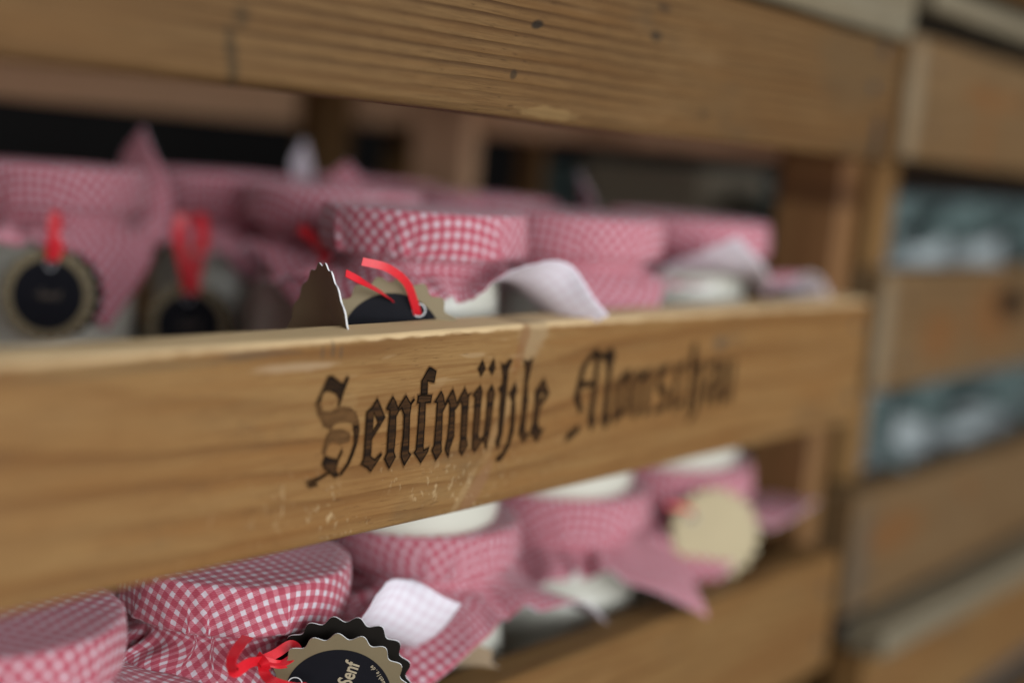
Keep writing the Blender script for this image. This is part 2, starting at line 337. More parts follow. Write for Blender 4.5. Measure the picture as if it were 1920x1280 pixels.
def cloth_cover(parent, mats, rot, corners, seed, a=0.083, base_phi=48.0, NT_=184):
    """A square of cloth laid over the lid, gathered under it by the ribbon, its four corners standing or hanging free.
    corner = (phi, curl, skew, roll, cup): angle from straight down at the neck, degrees added by the tip, sideways turn, roll about its middle line, cupping."""
    rng = random.Random(seed); so = Vector((rng.random() * 40, rng.random() * 40, rng.random() * 40))
    pleats = [(rng.random() * 2 * math.pi, 0.03 + 0.05 * rng.random(), 0.0008 + 0.0013 * rng.random(), rng.uniform(-0.25, 0.25)) for _ in range(15)]
    cuts = sorted(p[0] % (2 * math.pi) for p in pleats)
    st = RL + HL + 0.0095
    Lmax = a * math.sqrt(2) - st; Lmin = max(a - st, 0.007)
    cr = rot + math.pi / 4
    V = []; UV = []; NR = 0
    roll_of = [c[3] for c in corners]; cup_of = [c[4] if len(c) > 4 else 0.0 for c in corners]
    def make_axis(k):        # the middle line of one free corner, bending from the neck to the tip
        phi0, curl, skew = corners[k][:3]; az0 = rot + math.pi / 4 + k * math.pi / 2
        p = Vector(((RN + 0.0005) * math.cos(az0), (RN + 0.0005) * math.sin(az0), H - HL - 0.0064)); n = 40; tab = []
        for i in range(n + 1):
            f = i / n; ph = R(phi0 + curl * f) + (R(28) - R(phi0)) * 0.85 * max(0, 1 - f * Lmax / 0.006); az = az0 + R(skew) * f
            rad = Vector((math.cos(az), math.sin(az), 0)); tg = rad * math.sin(ph) - Vector((0, 0, math.cos(ph)))
            tab.append((p.copy(), Vector((-math.sin(az), math.cos(az), 0)), rad * math.cos(ph) + Vector((0, 0, math.sin(ph)))))
            p = p + tg * (Lmax / n)
        def at(l):
            f = max(0.0, min(1.0, l / Lmax)); x = f * n; i = min(n - 1, int(x)); q = x - i
            return tab[i][0].lerp(tab[i + 1][0], q), tab[i][1].lerp(tab[i + 1][1], q), tab[i][2].lerp(tab[i + 1][2], q), f
        return at
    axes = [make_axis(k) for k in range(4)]
    for i in range(NT_):
        t = 2 * math.pi * i / NT_; th = t + rot
        sm = a / max(abs(math.cos(t)), abs(math.sin(t)))
        L = max(sm - st, 0.007)
        k = int(((t - 0) % (2 * math.pi)) // (math.pi / 2)); dt = t - (math.pi / 4 + k * math.pi / 2)
        w = max(0.0, min(1.0, (L - Lmin) / (Lmax - Lmin))) ** 0.55
        phi_c, curl, skew = corners[k][:3]
        nz = mnoise.noise(so + Vector((math.cos(th) * 2.2, math.sin(th) * 2.2, 0)))
        nz2 = mnoise.noise(so + Vector((math.cos(th) * 6, math.sin(th) * 6, 3)))
        phi = R((base_phi + 22 * nz2) * (1 - w) + phi_c * w + 7 * nz + 9 * math.sin(17 * t + seed) * (1 - 0.6 * w))
        def pl(zf):          # pleat bulge, zf 0 at the lid's top edge .. 1 at its lip
            s = 0.0
            for (c0, wd, hh, sl) in pleats:
                d = (th - c0 - sl * (zf - 1) + math.pi) % (2 * math.pi) - math.pi
                q = d / wd
                if -1 < q < 1: s += hh * ((1 - q) if q > 0 else (1 + q * 3 if q > -1 / 3 else 0))
            return s * zf + 0.0005 * zf * mnoise.noise(so + Vector((math.cos(th) * 9, math.sin(th) * 9, zf * 2)))
        col = []
        for f in (0.02, 0.3, 0.6, 0.85, 0.95):
            r = (RL - ER) * f / 0.95 * 0.995 if f < 0.95 else RL - ER
            z = H + 0.0008 * (1 - f * f) + 0.0004 * mnoise.noise(so + Vector((r * 60 * math.cos(th), r * 60 * math.sin(th), 7)))
            col.append((r, z, r, th))
        for ang in (30, 60, 90):
            col.append((RL - ER + ER * math.sin(R(ang)) + pl(0.08), H - ER + ER * math.cos(R(ang)), RL - ER + ER * 1.57 * ang / 90, th))
        for f in (0.2, 0.4, 0.6, 0.8, 0.93, 1.0):
            z = H - ER - (HL - ER) * f
            col.append((RL + pl(0.1 + 0.9 * f) + 0.0006 * math.sin(math.pi * f), z, RL + 0.57 * ER + (HL - ER) * f, th))
        lip = RL + pl(1.0)
        col.append((lip - 0.0006, H - HL - 0.0008, RL + HL, th)); col.append((RN + 0.0008 + 0.3 * (lip - RL), H - HL - 0.0026, RL + HL + 0.002, th))
        col.append((RN + 0.0005, H - HL - 0.0064, st, th))
        # free skirt
        n = 16; r, z = RN + 0.0005, H - HL - 0.0064; dl = L / n
        rip = 0.0011 * math.sin(23 * t + 2 * seed) + 0.0009 * math.sin(14 * t + seed) + pl(0.8) * 0.6
        zig = 0.0005 * (1 if i % 2 else -1)
        for j in range(1, n + 1):
            f = j / n; ff = f * L / Lmax
            ph = phi + R(curl) * ff * w + (R(26) - phi) * 0.9 * max(0, 1 - f * L / 0.0045)
            d = dl + (zig if j == n else 0)
            r += math.sin(ph) * d; z -= math.cos(ph) * d
            th2 = th + R(skew) * ff * w
            col.append((r + rip * math.sin(math.pi * min(1, f * 1.3)) * (1 - 0.75 * w), z, st + L * f, th2))
        NR = len(col)
        # between two pleats the weave keeps its width, the surplus is tucked into the pleat
        thm = th % (2 * math.pi); hi = next((c for c in cuts if c > thm), cuts[0] + 2 * math.pi); lo = max([c for c in cuts if c <= thm], default=cuts[-1] - 2 * math.pi)
        dev = thm - (lo + hi) / 2
        for (r, z, s, tt) in col:
            g = max(0.0, min(1.0, (s - RL) / HL)); g *= max(0.0, min(1.0, (st + 0.012 - s) / 0.012))
            t2 = t + dev * (RL / max(s, RL) - 1) * g
            P = Vector((r * math.cos(tt), r * math.sin(tt), z))
            b = max(0.0, min(1.0, (s - st) / 0.016)); b = b * b * (3 - 2 * b) * min(1.0, w * 1.25)
            if b > 0:
                l = s * math.cos(dt) - st; lat = s * math.sin(dt)
                Q0, T0, N0, fr = axes[k](max(l, 0.0)); ro = R(roll_of[k]) * min(1.0, fr * 1.6)
                lu = T0 * math.cos(ro) - N0 * math.sin(ro); ln = N0 * math.cos(ro) + T0 * math.sin(ro)
                P = P.lerp(Q0 + lu * lat + ln * (lat * lat * cup_of[k] * min(1.0, fr * 2) + 0.0016 * fr * mnoise.noise(so + Vector((l * 55, lat * 55, k * 5)))), b)
            V.append(tuple(P)); UV.append((s * math.cos(t2) * 1000, s * math.sin(t2) * 1000))
    F = []
    for i in range(NT_):
        i2 = (i + 1) % NT_
        for j in range(NR - 1):
            F.append((i * NR + j, i * NR + j + 1, i2 * NR + j + 1, i2 * NR + j))
    c = len(V); V.append((0, 0, H + 0.0008)); UV.append((0, 0))
    for i in range(NT_): F.append((c, i * NR, ((i + 1) % NT_) * NR))
    o = mesh('cloth_cover', V, F, mats, parent, smooth=True)
    ul = o.data.uv_layers.new(name='cloth')
    for lp in o.data.loops: ul.data[lp.index].uv = UV[lp.vertex_index]
    s = o.modifiers.new('thickness', 'SOLIDIFY'); s.thickness = 0.00035; s.offset = -1; s.material_offset = 1; s.material_offset_rim = 1
    return o

def spline(P, n=8):
    P = [Vector(p) for p in P]; out = []
    Q = [P[0] * 2 - P[1]] + P + [P[-1] * 2 - P[-2]]
    for i in range(1, len(Q) - 2):
        for k in range(n):
            t = k / n; a, b, c, d = Q[i - 1:i + 3]
            out.append(0.5 * ((2 * b) + (c - a) * t + (2 * a - 5 * b + 4 * c - d) * t * t + (3 * b - a - 3 * c + d) * t ** 3))
    out.append(P[-1]); return out
def strip(name, pts, width, hint, mat, parent, thick=0.0003, twist=0.0):
    """A flat satin ribbon following pts; hint is the direction its face looks."""
    S = spline(pts); V = []; F = []
    for i, p in enumerate(S):
        tg = (S[min(i + 1, len(S) - 1)] - S[max(i - 1, 0)]).normalized()
        h = Matrix.Rotation(twist * i / len(S), 3, tg) @ Vector(hint)
        wd = tg.cross(h).normalized() * width / 2; nn = wd.cross(tg).normalized() * thick / 2
        V += [p - wd + nn, p + wd + nn, p + wd - nn, p - wd - nn]
    for i in range(len(S) - 1):
        for k in range(4):
            F.append((i * 4 + k, i * 4 + (k + 1) % 4, i * 4 + 4 + (k + 1) % 4, i * 4 + 4 + k))
    F += [(3, 2, 1, 0), tuple((len(S) - 1) * 4 + k for k in range(4))]
    o = mesh(name, V, F, mat, parent, smooth=True)
    try: o.data.set_sharp_from_angle(angle=R(40))
    except Exception: pass
    return o
def ring(parent, mat):
    V = []; F = []; n = 72; mseg = 8
    for i in range(n):
        a = 2 * math.pi * i / n
        for k in range(mseg):
            b = 2 * math.pi * k / mseg
            r = RN - 0.0002 + 0.0007 * math.cos(b); V.append((r * math.cos(a), r * math.sin(a), H - HL - 0.0064 + 0.0011 * math.sin(b)))
    for i in range(n):
        for k in range(mseg):
            F.append((i * mseg + k, ((i + 1) % n) * mseg + k, ((i + 1) % n) * mseg + (k + 1) % mseg, i * mseg + (k + 1) % mseg))
    return mesh('ribbon', V, F, mat, parent, smooth=True)

POT_MESH = {}; 
def jar(x, y, z, rot, corners, seed, label, group, kind='red', base_phi=48.0, a=0.083, tilt=0.0):
    t = thing('mustard_jar', label, 'jar', (x, y, z), group)
    if tilt: t.rotation_euler = Matrix.Rotation(R(tilt), 3, Vector((FW.x, FW.y, 0)).normalized()).to_euler()
    for nm, fn in (('pot', lambda: lathe('pot', POT, M['pot' if kind == 'red' else 'grey_pot'], t)), ('ribbon', lambda: ring(t, M['ribbon']))):
        if nm + kind in POT_MESH: link(bpy.data.objects.new(nm, POT_MESH[nm + kind]), t)
        else: POT_MESH[nm + kind] = fn().data
    cloth_cover(t, [M[kind + '_gingham'], M[kind + '_reverse']], R(rot - 45), corners, seed, a, base_phi)
    return t
HANG = (25, 10, 0, 0)

G1 = 'stoneware jars under red gingham in the lettered crate'
ZU, ZD = -0.0255, -0.1590
# front row, upper layer
jar(.4575, .0735, ZU, 284, [(70, 16, 16, 62, 14), (70, 10, 0, 0), (60, 30, 0, 0), (56, -16, 0, 0)], 3, 'jar in sharpest focus above the lettered board, red ribbon and gold tag at its neck', G1, a=.086, tilt=-0.8, base_phi=52)
jar(.5655, .0745, ZU, 240, [(56, -14, 0, 0), (70, 30, 0, 0), (60, 30, 0, 0), (70, 20, 0, 0)], 11, 'middle jar of the three in line behind the lettered board, pink corner hanging over it', G1, base_phi=60)
jar(.6745, .0755, ZU, 228, [(88, 54, 0, 0, 4), (80, -12, -2, 34, 0), (60, 30, 0, 0), (150, 5, 0, 0)], 23, 'last jar before the crate post, cloth corner stood up to show its white back', G1, base_phi=58, a=.089)
# front row, lower layer
jar(.2530, .0700, ZD, 250, [(40, -5, 0, 0), (74, 4, 0, 0), (60, 30, 0, 0), (60, 10, 0, 0)], 31, 'jar cut off by the lower left corner of the picture, bare checked lid', G1)
jar(.3603, .0720, ZD, 214, [(34, -12, 0, 0), (90, 22, 38, 74, 22), (60, 30, 0, 0), (60, 10, 0, 0)], 37, 'jar with a red bow and large black seal tag, corner curled up white beside it', G1, a=.090)
jar(.4690, .0735, ZD, 222, [(74, -22, 0, 0), (76, -14, 8, 20), (60, 30, 0, 0), (60, 10, 0, 0)], 41, 'lower jar carrying a cream pot on its lid, checked skirt flared out below the lettering', G1, base_phi=64, a=.091)
jar(.5760, .0735, ZD, 274, [(78, -30, 14, 0), (70, 0, 0, 0), (60, 30, 0, 0), (64, -10, 0, 0)], 47, 'lower jar beneath the second word, cloth corner drooping on the lowest board', G1, base_phi=64, a=.090)
jar(.6830, .0735, ZD, 226, [(58, -16, 0, 0), (92, 4, 8, 0), (60, 30, 0, 0), (80, 10, 0, 0)], 53, 'lower jar next to the crate post, plain tan tag on its lilac pink cloth', G1, base_phi=58, a=.088)
# back rows, upper layer
jar(.5134, .1850, ZU, 220, [(35, 0, 0, 0), (60, 20, 0, 0), (150, 8, 0, 0), (60, 20, 0, 0)], 61, 'jar half hidden behind the sharp one, a red ribbon end showing at its left', G1)
jar(.6230, .1800, ZU, 225, [(40, 0, 0, 0), (70, 20, 0, 0), (60, 20, 0, 0), (60, 20, 0, 0)], 67, 'jar behind the middle jar, only the pink top of its cover in view', G1)
jar(.4179, .2830, ZU, 268, [(14, -2, 0, 0), (165, 8, 0, 0), (60, 30, 0, 0), (60, 20, 0, 0)], 71, 'far jar at the left edge with a round black tag fully in view', G1, a=.087)
jar(.5287, .2830, ZU, 262, [(24, 4, 0, 0), (160, 20, 0, 60), (60, 30, 0, 0), (60, 20, 0, 0)], 79, 'far jar with two red ribbon ends, its black tag cut by the lettered board', G1, a=.087)
jar(.6400, .2830, ZU, 217, [(50, 0, 0, 0), (70, 20, 0, 0), (60, 30, 0, 0), (70, 20, 0, 0)], 83, 'farthest jar in the lettered crate, flat pink cover above the others', G1)
for (x, y, s, lab) in ((.3060, .1800, 101, 'lower jar in the second row behind the two uncovered lids'), (.4150, .2830, 103, 'lower jar beneath the far jar at the left edge'), (.5134, .1850, 107, 'lower jar beneath the half hidden jar with the red ribbon end'),
                  (.5287, .2830, 109, 'lower jar beneath the far jar with two ribbon ends'), (.6230, .1800, 113, 'lower jar beneath the second row jar with only a pink top'), (.6400, .2830, 127, 'lower jar beneath the farthest jar in the lettered crate')):
    jar(x, y, ZD, 200 + s % 60, [(40, 0, 0, 0), (60, 20, 0, 0), (50, 20, 0, 0), (60, 10, 0, 0)], s, lab, G1)

# ------------------------------------------------------------------ tags
def text_mesh(txt, size, mat, parent, name='lettering', sx=0.72, bold=0.012, loc=(0, 0, 0), rot=0.0, bend=0.0):
    cu = bpy.data.curves.new('txt', 'FONT'); cu.body = txt; cu.size = size; cu.align_x = 'CENTER'; cu.align_y = 'CENTER'; cu.offset = bold * size; cu.resolution_u = 3
    to = bpy.data.objects.new('txt', cu); COL.objects.link(to); bpy.context.view_layer.update()
    me = bpy.data.meshes.new_from_object(to); bpy.data.objects.remove(to)
    cr_, sr_ = math.cos(rot), math.sin(rot)
    for v in me.vertices:
        v.co.x *= sx
        wx, wy_ = loc[0] + v.co.x * cr_ - v.co.y * sr_, loc[1] + v.co.x * sr_ + v.co.y * cr_
        v.co.z += bend * (wx * 0.6 + wy_) ** 2
    me.materials.clear(); me.materials.append(mat)
    o = bpy.data.objects.new(name, me); link(o, parent); o.location = loc; o.rotation_euler = (0, 0, rot); return o
def leaf(name, parent, face, edge, back, r=0.0246, amp=0.00125, nsc=18, bend=0.0, thick=0.00055, loc=(0, 0, 0), rot=(0, 0, 0)):
    n = nsc * 10; V = []; F = []; mi = []
    rings = (0.0, 0.35, 0.7, 0.9, 1.0)
    for s in (0, 1):
        for f in rings[1:]:
            for k in range(n):
                a = 2 * math.pi * k / n; rr = (r + amp * math.cos(nsc * a) * f ** 6) * f
                x, y = rr * math.cos(a), rr * math.sin(a)
                V.append((x, y, bend * (x * 0.6 + y) ** 2 - s * thick))
    nr = len(rings) - 1; c0 = len(V); V += [(0, 0, 0), (0, 0, -thick)]
    for s in (0, 1):
        b = s * nr * n
        for k in range(n):
            k2 = (k + 1) % n
            F.append((c0 + s, b + k, b + k2) if s == 0 else (c0 + s, b + k2, b + k)); mi.append(0 if s == 0 else 2)
            for j in range(nr - 1):
                q = (b + j * n + k, b + (j + 1) * n + k, b + (j + 1) * n + k2, b + j * n + k2)
                F.append(q if s == 0 else q[::-1]); mi.append(0 if s == 0 else 2)
    for k in range(n):
        k2 = (k + 1) % n; a = (nr - 1) * n
        F.append((a + k, a + nr * n + k, a + nr * n + k2, a + k2)); mi.append(1)
    o = mesh(name, V, F, [face, edge, back], parent, midx=mi)
    o.location = loc; o.rotation_euler = rot; return o
def disc(name, parent, mat, r, z, cx=0, cy=0, r_in=0.0, bend=0.0, n=72):
    V = []; F = []
    rr = [r_in + (r - r_in) * k / 5 for k in range(6)] if r_in == 0 else [r_in, r]
    for q in rr:
        for k in range(n):
            a = 2 * math.pi * k / n; x, y = cx + q * math.cos(a), cy + q * math.sin(a); V.append((x, y, z + bend * (x * 0.6 + y) ** 2))
    for i in range(len(rr) - 1):
        for k in range(n):
            k2 = (k + 1) % n; F.append((i * n + k, (i + 1) * n + k, (i + 1) * n + k2, i * n + k2))
    return mesh(name, V, F, mat, parent)
def image_dir(du, dv): return RT * du - UP * dv
def gift_tag(label, centre, normal, top, group='scalloped round tags tied to the jars', face='gold', seal=True, back=None, words=(), bend=0.0, cords=(), back_mat=None, size=1.0):
    N = Vector(normal).normalized(); Y = Vector(top); Y = (Y - N * Y.dot(N)).normalized(); X = Y.cross(N)
    t = thing('gift_tag', label, 'tag', (0, 0, 0), group)
    mm = (Matrix((X, Y, N)).transposed() * size).to_4x4(); mm.translation = Vector(centre); t.matrix_world = mm
    bpy.context.view_layer.update()
    leaf('front_leaf', t, M[face], M['card_edge'], M[back_mat or 'card_shade'], bend=bend)
    if back and len(back) == 2:
        N2 = Vector(back[1]).normalized(); Y2 = Vector(top); Y2 = (Y2 - N2 * Y2.dot(N2)).normalized(); X2 = Y2.cross(N2)
        m2 = Matrix((X2, Y2, N2)).transposed().to_4x4(); m2.translation = Vector(back[0])
        lf = leaf('back_leaf', t, M['bronze'], M['card_edge'], M['bronze'], amp=.0008, bend=6.0); lf.matrix_local = mm.inverted() @ m2
    elif back: leaf('back_leaf', t, M['card_shade'], M['card_edge'], M['gold'], loc=back[:3], rot=back[3:6] if len(back) > 3 else (0, 0, 0), bend=bend)
    if seal: disc('black_seal', t, M['black'], 0.0192, 0.00016, bend=bend)
    disc('punched_hole', t, M['black'], 0.0023, 0.00022, 0, 0.0163, bend=bend); disc('hole_rim', t, M['card_edge'], 0.0026, 0.00026, 0, 0.0163, r_in=0.0022, bend=bend)
    for w in words: 
        if w[0] == 'line': text_mesh(w[1], w[2], M[w[5]], t, loc=(w[3], w[4], 0.00032), bold=w[6], sx=w[7], bend=bend)
        else:
            _, txt, ts, rad, a_end, step = w
            for i, ch in enumerate(txt):
                a = R(-90 + a_end - step * (len(txt) - 1 - i))
                text_mesh(ch, ts, M['print'], t, loc=(rad * math.cos(a), rad * math.sin(a), 0.00032), rot=a + R(90), sx=0.75, bold=0.015, bend=bend)
    inv = mm.inverted()
    for (pts, wd, hint) in cords:
        strip('cord', [inv @ (Vector(p) / 1000) for p in pts], wd / size, inv.to_3x3() @ Vector(hint), M['ribbon'], t)
    return t
TOCAM = -FW
gift_tag('large scalloped tag with black seal at bottom centre, letters Senf readable', (.3565, .010, -.0625), (-.76, -.62, -.16), image_dir(-.92, -.38), back=(.0020, .0006, -.0085, 0, 0, .10), bend=3.0,
    words=(('line', '-Senf', .0074, .0092, -.0004, 'print', .022, .78), ('arc', 'muehle.de', .0024, .0170, 66, 3.5)),
    cords=(([(333.5, 26.0, -49.0), (331.1, 22.0, -51.4), (329.5, 16.0, -52.0), (333.6, 9.5, -53.2), (339.4, 8.0, -53.7), (344.6, 12.0, -56.0)], .0036, (-.5, -.4, .8)),))
gift_tag('gold scalloped tag sunk behind the lettered board, looped on a red ribbon', (.3921, .0300, .0600), (-.70, -.66, .25), image_dir(.62, -.78), back=((.3610, .0345, .0650), TOCAM * .56 - RT * .83),
    cords=(([(375.9, 33.0, 90.8), (385.3, 29.0, 88.8), (393.6, 26.5, 83.5), (398.2, 25.5, 75.4), (400.4, 25.5, 71.2), (403.4, 26.5, 69.0)], .0030, (-.79, -.6, .1)),
           ([(368.9, 34.0, 86.5), (375.8, 31.0, 83.2), (387.5, 32.0, 78.8), (394.0, 34.0, 76.0)], .0034, (-.5, -.4, .7))))
gift_tag('round tag with black seal under a thin red ribbon at the left edge', (.3800, .2300, .0520), (-.76, -.62, .12), image_dir(.1, -1), words=(('line', '-Senf', .007, 0, 0, 'faint', .01, 1.0),), size=.84, back=(.004, .001, -.004, 0, 0, .1),
    cords=(([(386.4, 238.0, 89.0), (385.6, 233.0, 83.8), (380.5, 229.0, 76.9), (379.8, 228.5, 67.7)], .0045, (-.7, -.5, .2)), ([(386.4, 238.0, 89.0), (380.9, 231.0, 81.5), (384.9, 228.5, 74.1), (380.8, 228.0, 67.7)], .003, (-.7, -.7, .2))))
gift_tag('dark seal tag on two broad ribbon ends, lower half behind the board', (.4615, .2300, .0345), (-.76, -.62, .12), image_dir(0, -1), words=(('line', '-Senf', .007, 0, 0, 'faint', .01, 1.0),), size=.84, back=(.004, -.002, -.004, 0, 0, .1),
    cords=(([(460.6, 238.0, 89.4), (455.0, 233.0, 79.5), (456.7, 229.0, 64.0), (460.2, 228.5, 51.0)], .0062, (-.7, -.6, .2)), ([(470.7, 238.0, 89.4), (469.1, 232.0, 79.6), (463.7, 228.5, 63.9), (461.2, 228.0, 51.0)], .0062, (-.7, -.7, .2))))
gift_tag('plain tan tag turned face down on the pink cloth by the post', (.6520, .0260, -.0545), (-.72, -.66, .20), image_dir(-.80, -.55), face='kraft', seal=False, size=.94,
    cords=(([(613.0, 34.0, -35.6), (622.0, 30.0, -37.0), (634.0, 31.0, -41.0)], .0022, (-.7, -.6, .2)),))
gift_tag('dark gold tag edge hanging under the flared checked skirt near the bottom', (.4400, .0320, -.0855), (-.78, -.55, .15), image_dir(-.5, -.8), seal=False, face='bronze')
rb = thing('ribbon_end', 'red ribbon end hanging from the half hidden jar left of the sharp one', 'ribbon', (.4480, .1330, .0890))
strip('cord', [Vector(p) / 1000 - Vector(rb.location) for p in [(447.6, 141.0, 93.0), (451.4, 134.0, 86.5), (455.3, 131.0, 80.0), (451.5, 130.0, 73.3), (449.8, 131.0, 64.0)]], .0045, (-.7, -.6, .2), M['ribbon'], rb)

# red bow on the jar with the large tag
bow = thing('ribbon_bow', 'shiny red satin bow knotted at the neck of the tagged lower jar', 'bow', (0.3340, 0.0270, -0.0480))
def rel(P): return [Vector(p) / 1000 - Vector(bow.location) for p in P]
strip('loop', rel([(329.5, 30.0, -40.0), (322.5, 26.0, -40.2), (316.3, 23.0, -43.0), (317.3, 22.5, -47.6), (325.1, 24.0, -47.0), (333.4, 26.0, -48.4)]), .0042, (-.8, -.5, .3), M['ribbon'], bow, twist=.9)
strip('loop', rel([(333.4, 26.0, -48.2), (339.0, 25.0, -46.8), (345.5, 25.0, -45.2), (346.0, 22.0, -46.6), (340.3, 22.0, -49.6), (333.6, 24.0, -48.6)]), .0034, (-.5, -.6, .8), M['ribbon'], bow, twist=.6)
strip('tail', rel([(333.0, 25.0, -48.0), (337.9, 22.5, -49.9), (345.5, 24.0, -51.6)]), .0030, (-.6, -.6, .5), M['ribbon'], bow)
strip('knot', rel([(331.8, 27.0, -46.4), (331.6, 22.8, -48.0), (333.0, 23.5, -50.6)]), .0032, (-.8, -.6, .1), M['ribbon'], bow)

# ------------------------------------------------------------------ crates
ROWS = ((.1470, .2118), (.0, .0700), (-.1460, -.0765))
crate = thing('wooden_crate', 'pine crate with burned blackletter words across its middle board', 'crate', (0, 0, 0), 'stacked wooden crates')
XA, XB, YB, TH = -.06, .7575, .445, .0235
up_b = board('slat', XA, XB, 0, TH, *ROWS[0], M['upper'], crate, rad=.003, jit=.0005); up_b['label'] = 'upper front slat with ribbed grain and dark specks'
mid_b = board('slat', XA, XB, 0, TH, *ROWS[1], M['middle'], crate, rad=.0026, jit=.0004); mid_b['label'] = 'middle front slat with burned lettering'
low_b = board('slat', XA, XB, 0, TH, *ROWS[2], M['wood'], crate, rad=.003, jit=.0006)
# marks above are measured in world millimetres: shift each board's mesh so that its own origin sits on world X = 0
for b in (up_b, mid_b):
    b.data.transform(Matrix.Translation((XA, 0, 0))); b.location.x = 0
for zz in ROWS:
    pm = M['pale_lit_rail'] if zz[0] > .1 else M['pinkish']
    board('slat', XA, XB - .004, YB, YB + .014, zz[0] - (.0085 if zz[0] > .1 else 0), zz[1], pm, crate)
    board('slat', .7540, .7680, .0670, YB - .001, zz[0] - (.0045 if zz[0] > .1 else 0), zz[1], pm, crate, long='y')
    board('slat', XA, XA + .014, .0670, YB - .001, zz[0], zz[1], M['wood'], crate, long='y')
for (x0, x1, y0, y1, mt) in ((.7530, .7765, TH + .001, .0660, 'knot_post'), (XA, XA + .0235, TH + .001, .0660, 'wood'), (.7380, .7535, .290, .340, 'pale_lit_rail'), (.7300, .7535, .412, YB - .0005, 'dark_wood'), (XA + .0145, XA + .03, .400, YB - .0005, 'wood'), (.7690, .7760, .250, .272, 'dark_wood')):
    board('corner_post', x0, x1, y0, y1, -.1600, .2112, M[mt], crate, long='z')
NAIL = None
def nail(parent, x, z, y=-.0006, r=.0024):
    global NAIL
    if NAIL is None:
        V = []; F = []
        for (rr, yy) in ((1.0, .0016), (1.0, .0002), (.72, -.0002)):
            for k in range(14): V.append((rr * .0024 * math.cos(2 * math.pi * k / 14), yy, rr * .0024 * math.sin(2 * math.pi * k / 14)))
        for i in range(2):
            for k in range(14): F.append((i * 14 + k, i * 14 + (k + 1) % 14, i * 14 + 14 + (k + 1) % 14, i * 14 + 14 + k))
        F.append(tuple(28 + k for k in range(14))); o = mesh('nail', V, F, M['nail'], parent); NAIL = o.data
    else: o = link(bpy.data.objects.new('nail', NAIL), parent)
    o.location = Vector((x, y, z)) - parent.location
for x, z in ((.7251, .1852), (.7352, .1640), (.7330, .2050)): nail(up_b, x, z)
for x, z in ((.7400, .0560), (.7430, .0150)): nail(mid_b, x, z)
for x, z in ((.7380, -.0950), (.7410, -.1280)): nail(low_b, x, z)
nb = 5; wy = (YB - .004 - TH) / nb
for k in range(nb):
    board('floor_board', XA + .025, XB - .006, TH + .002 + k * wy, TH + .002 + (k + 1) * wy - .006, -.1705, -.1570, M['wood'], crate)

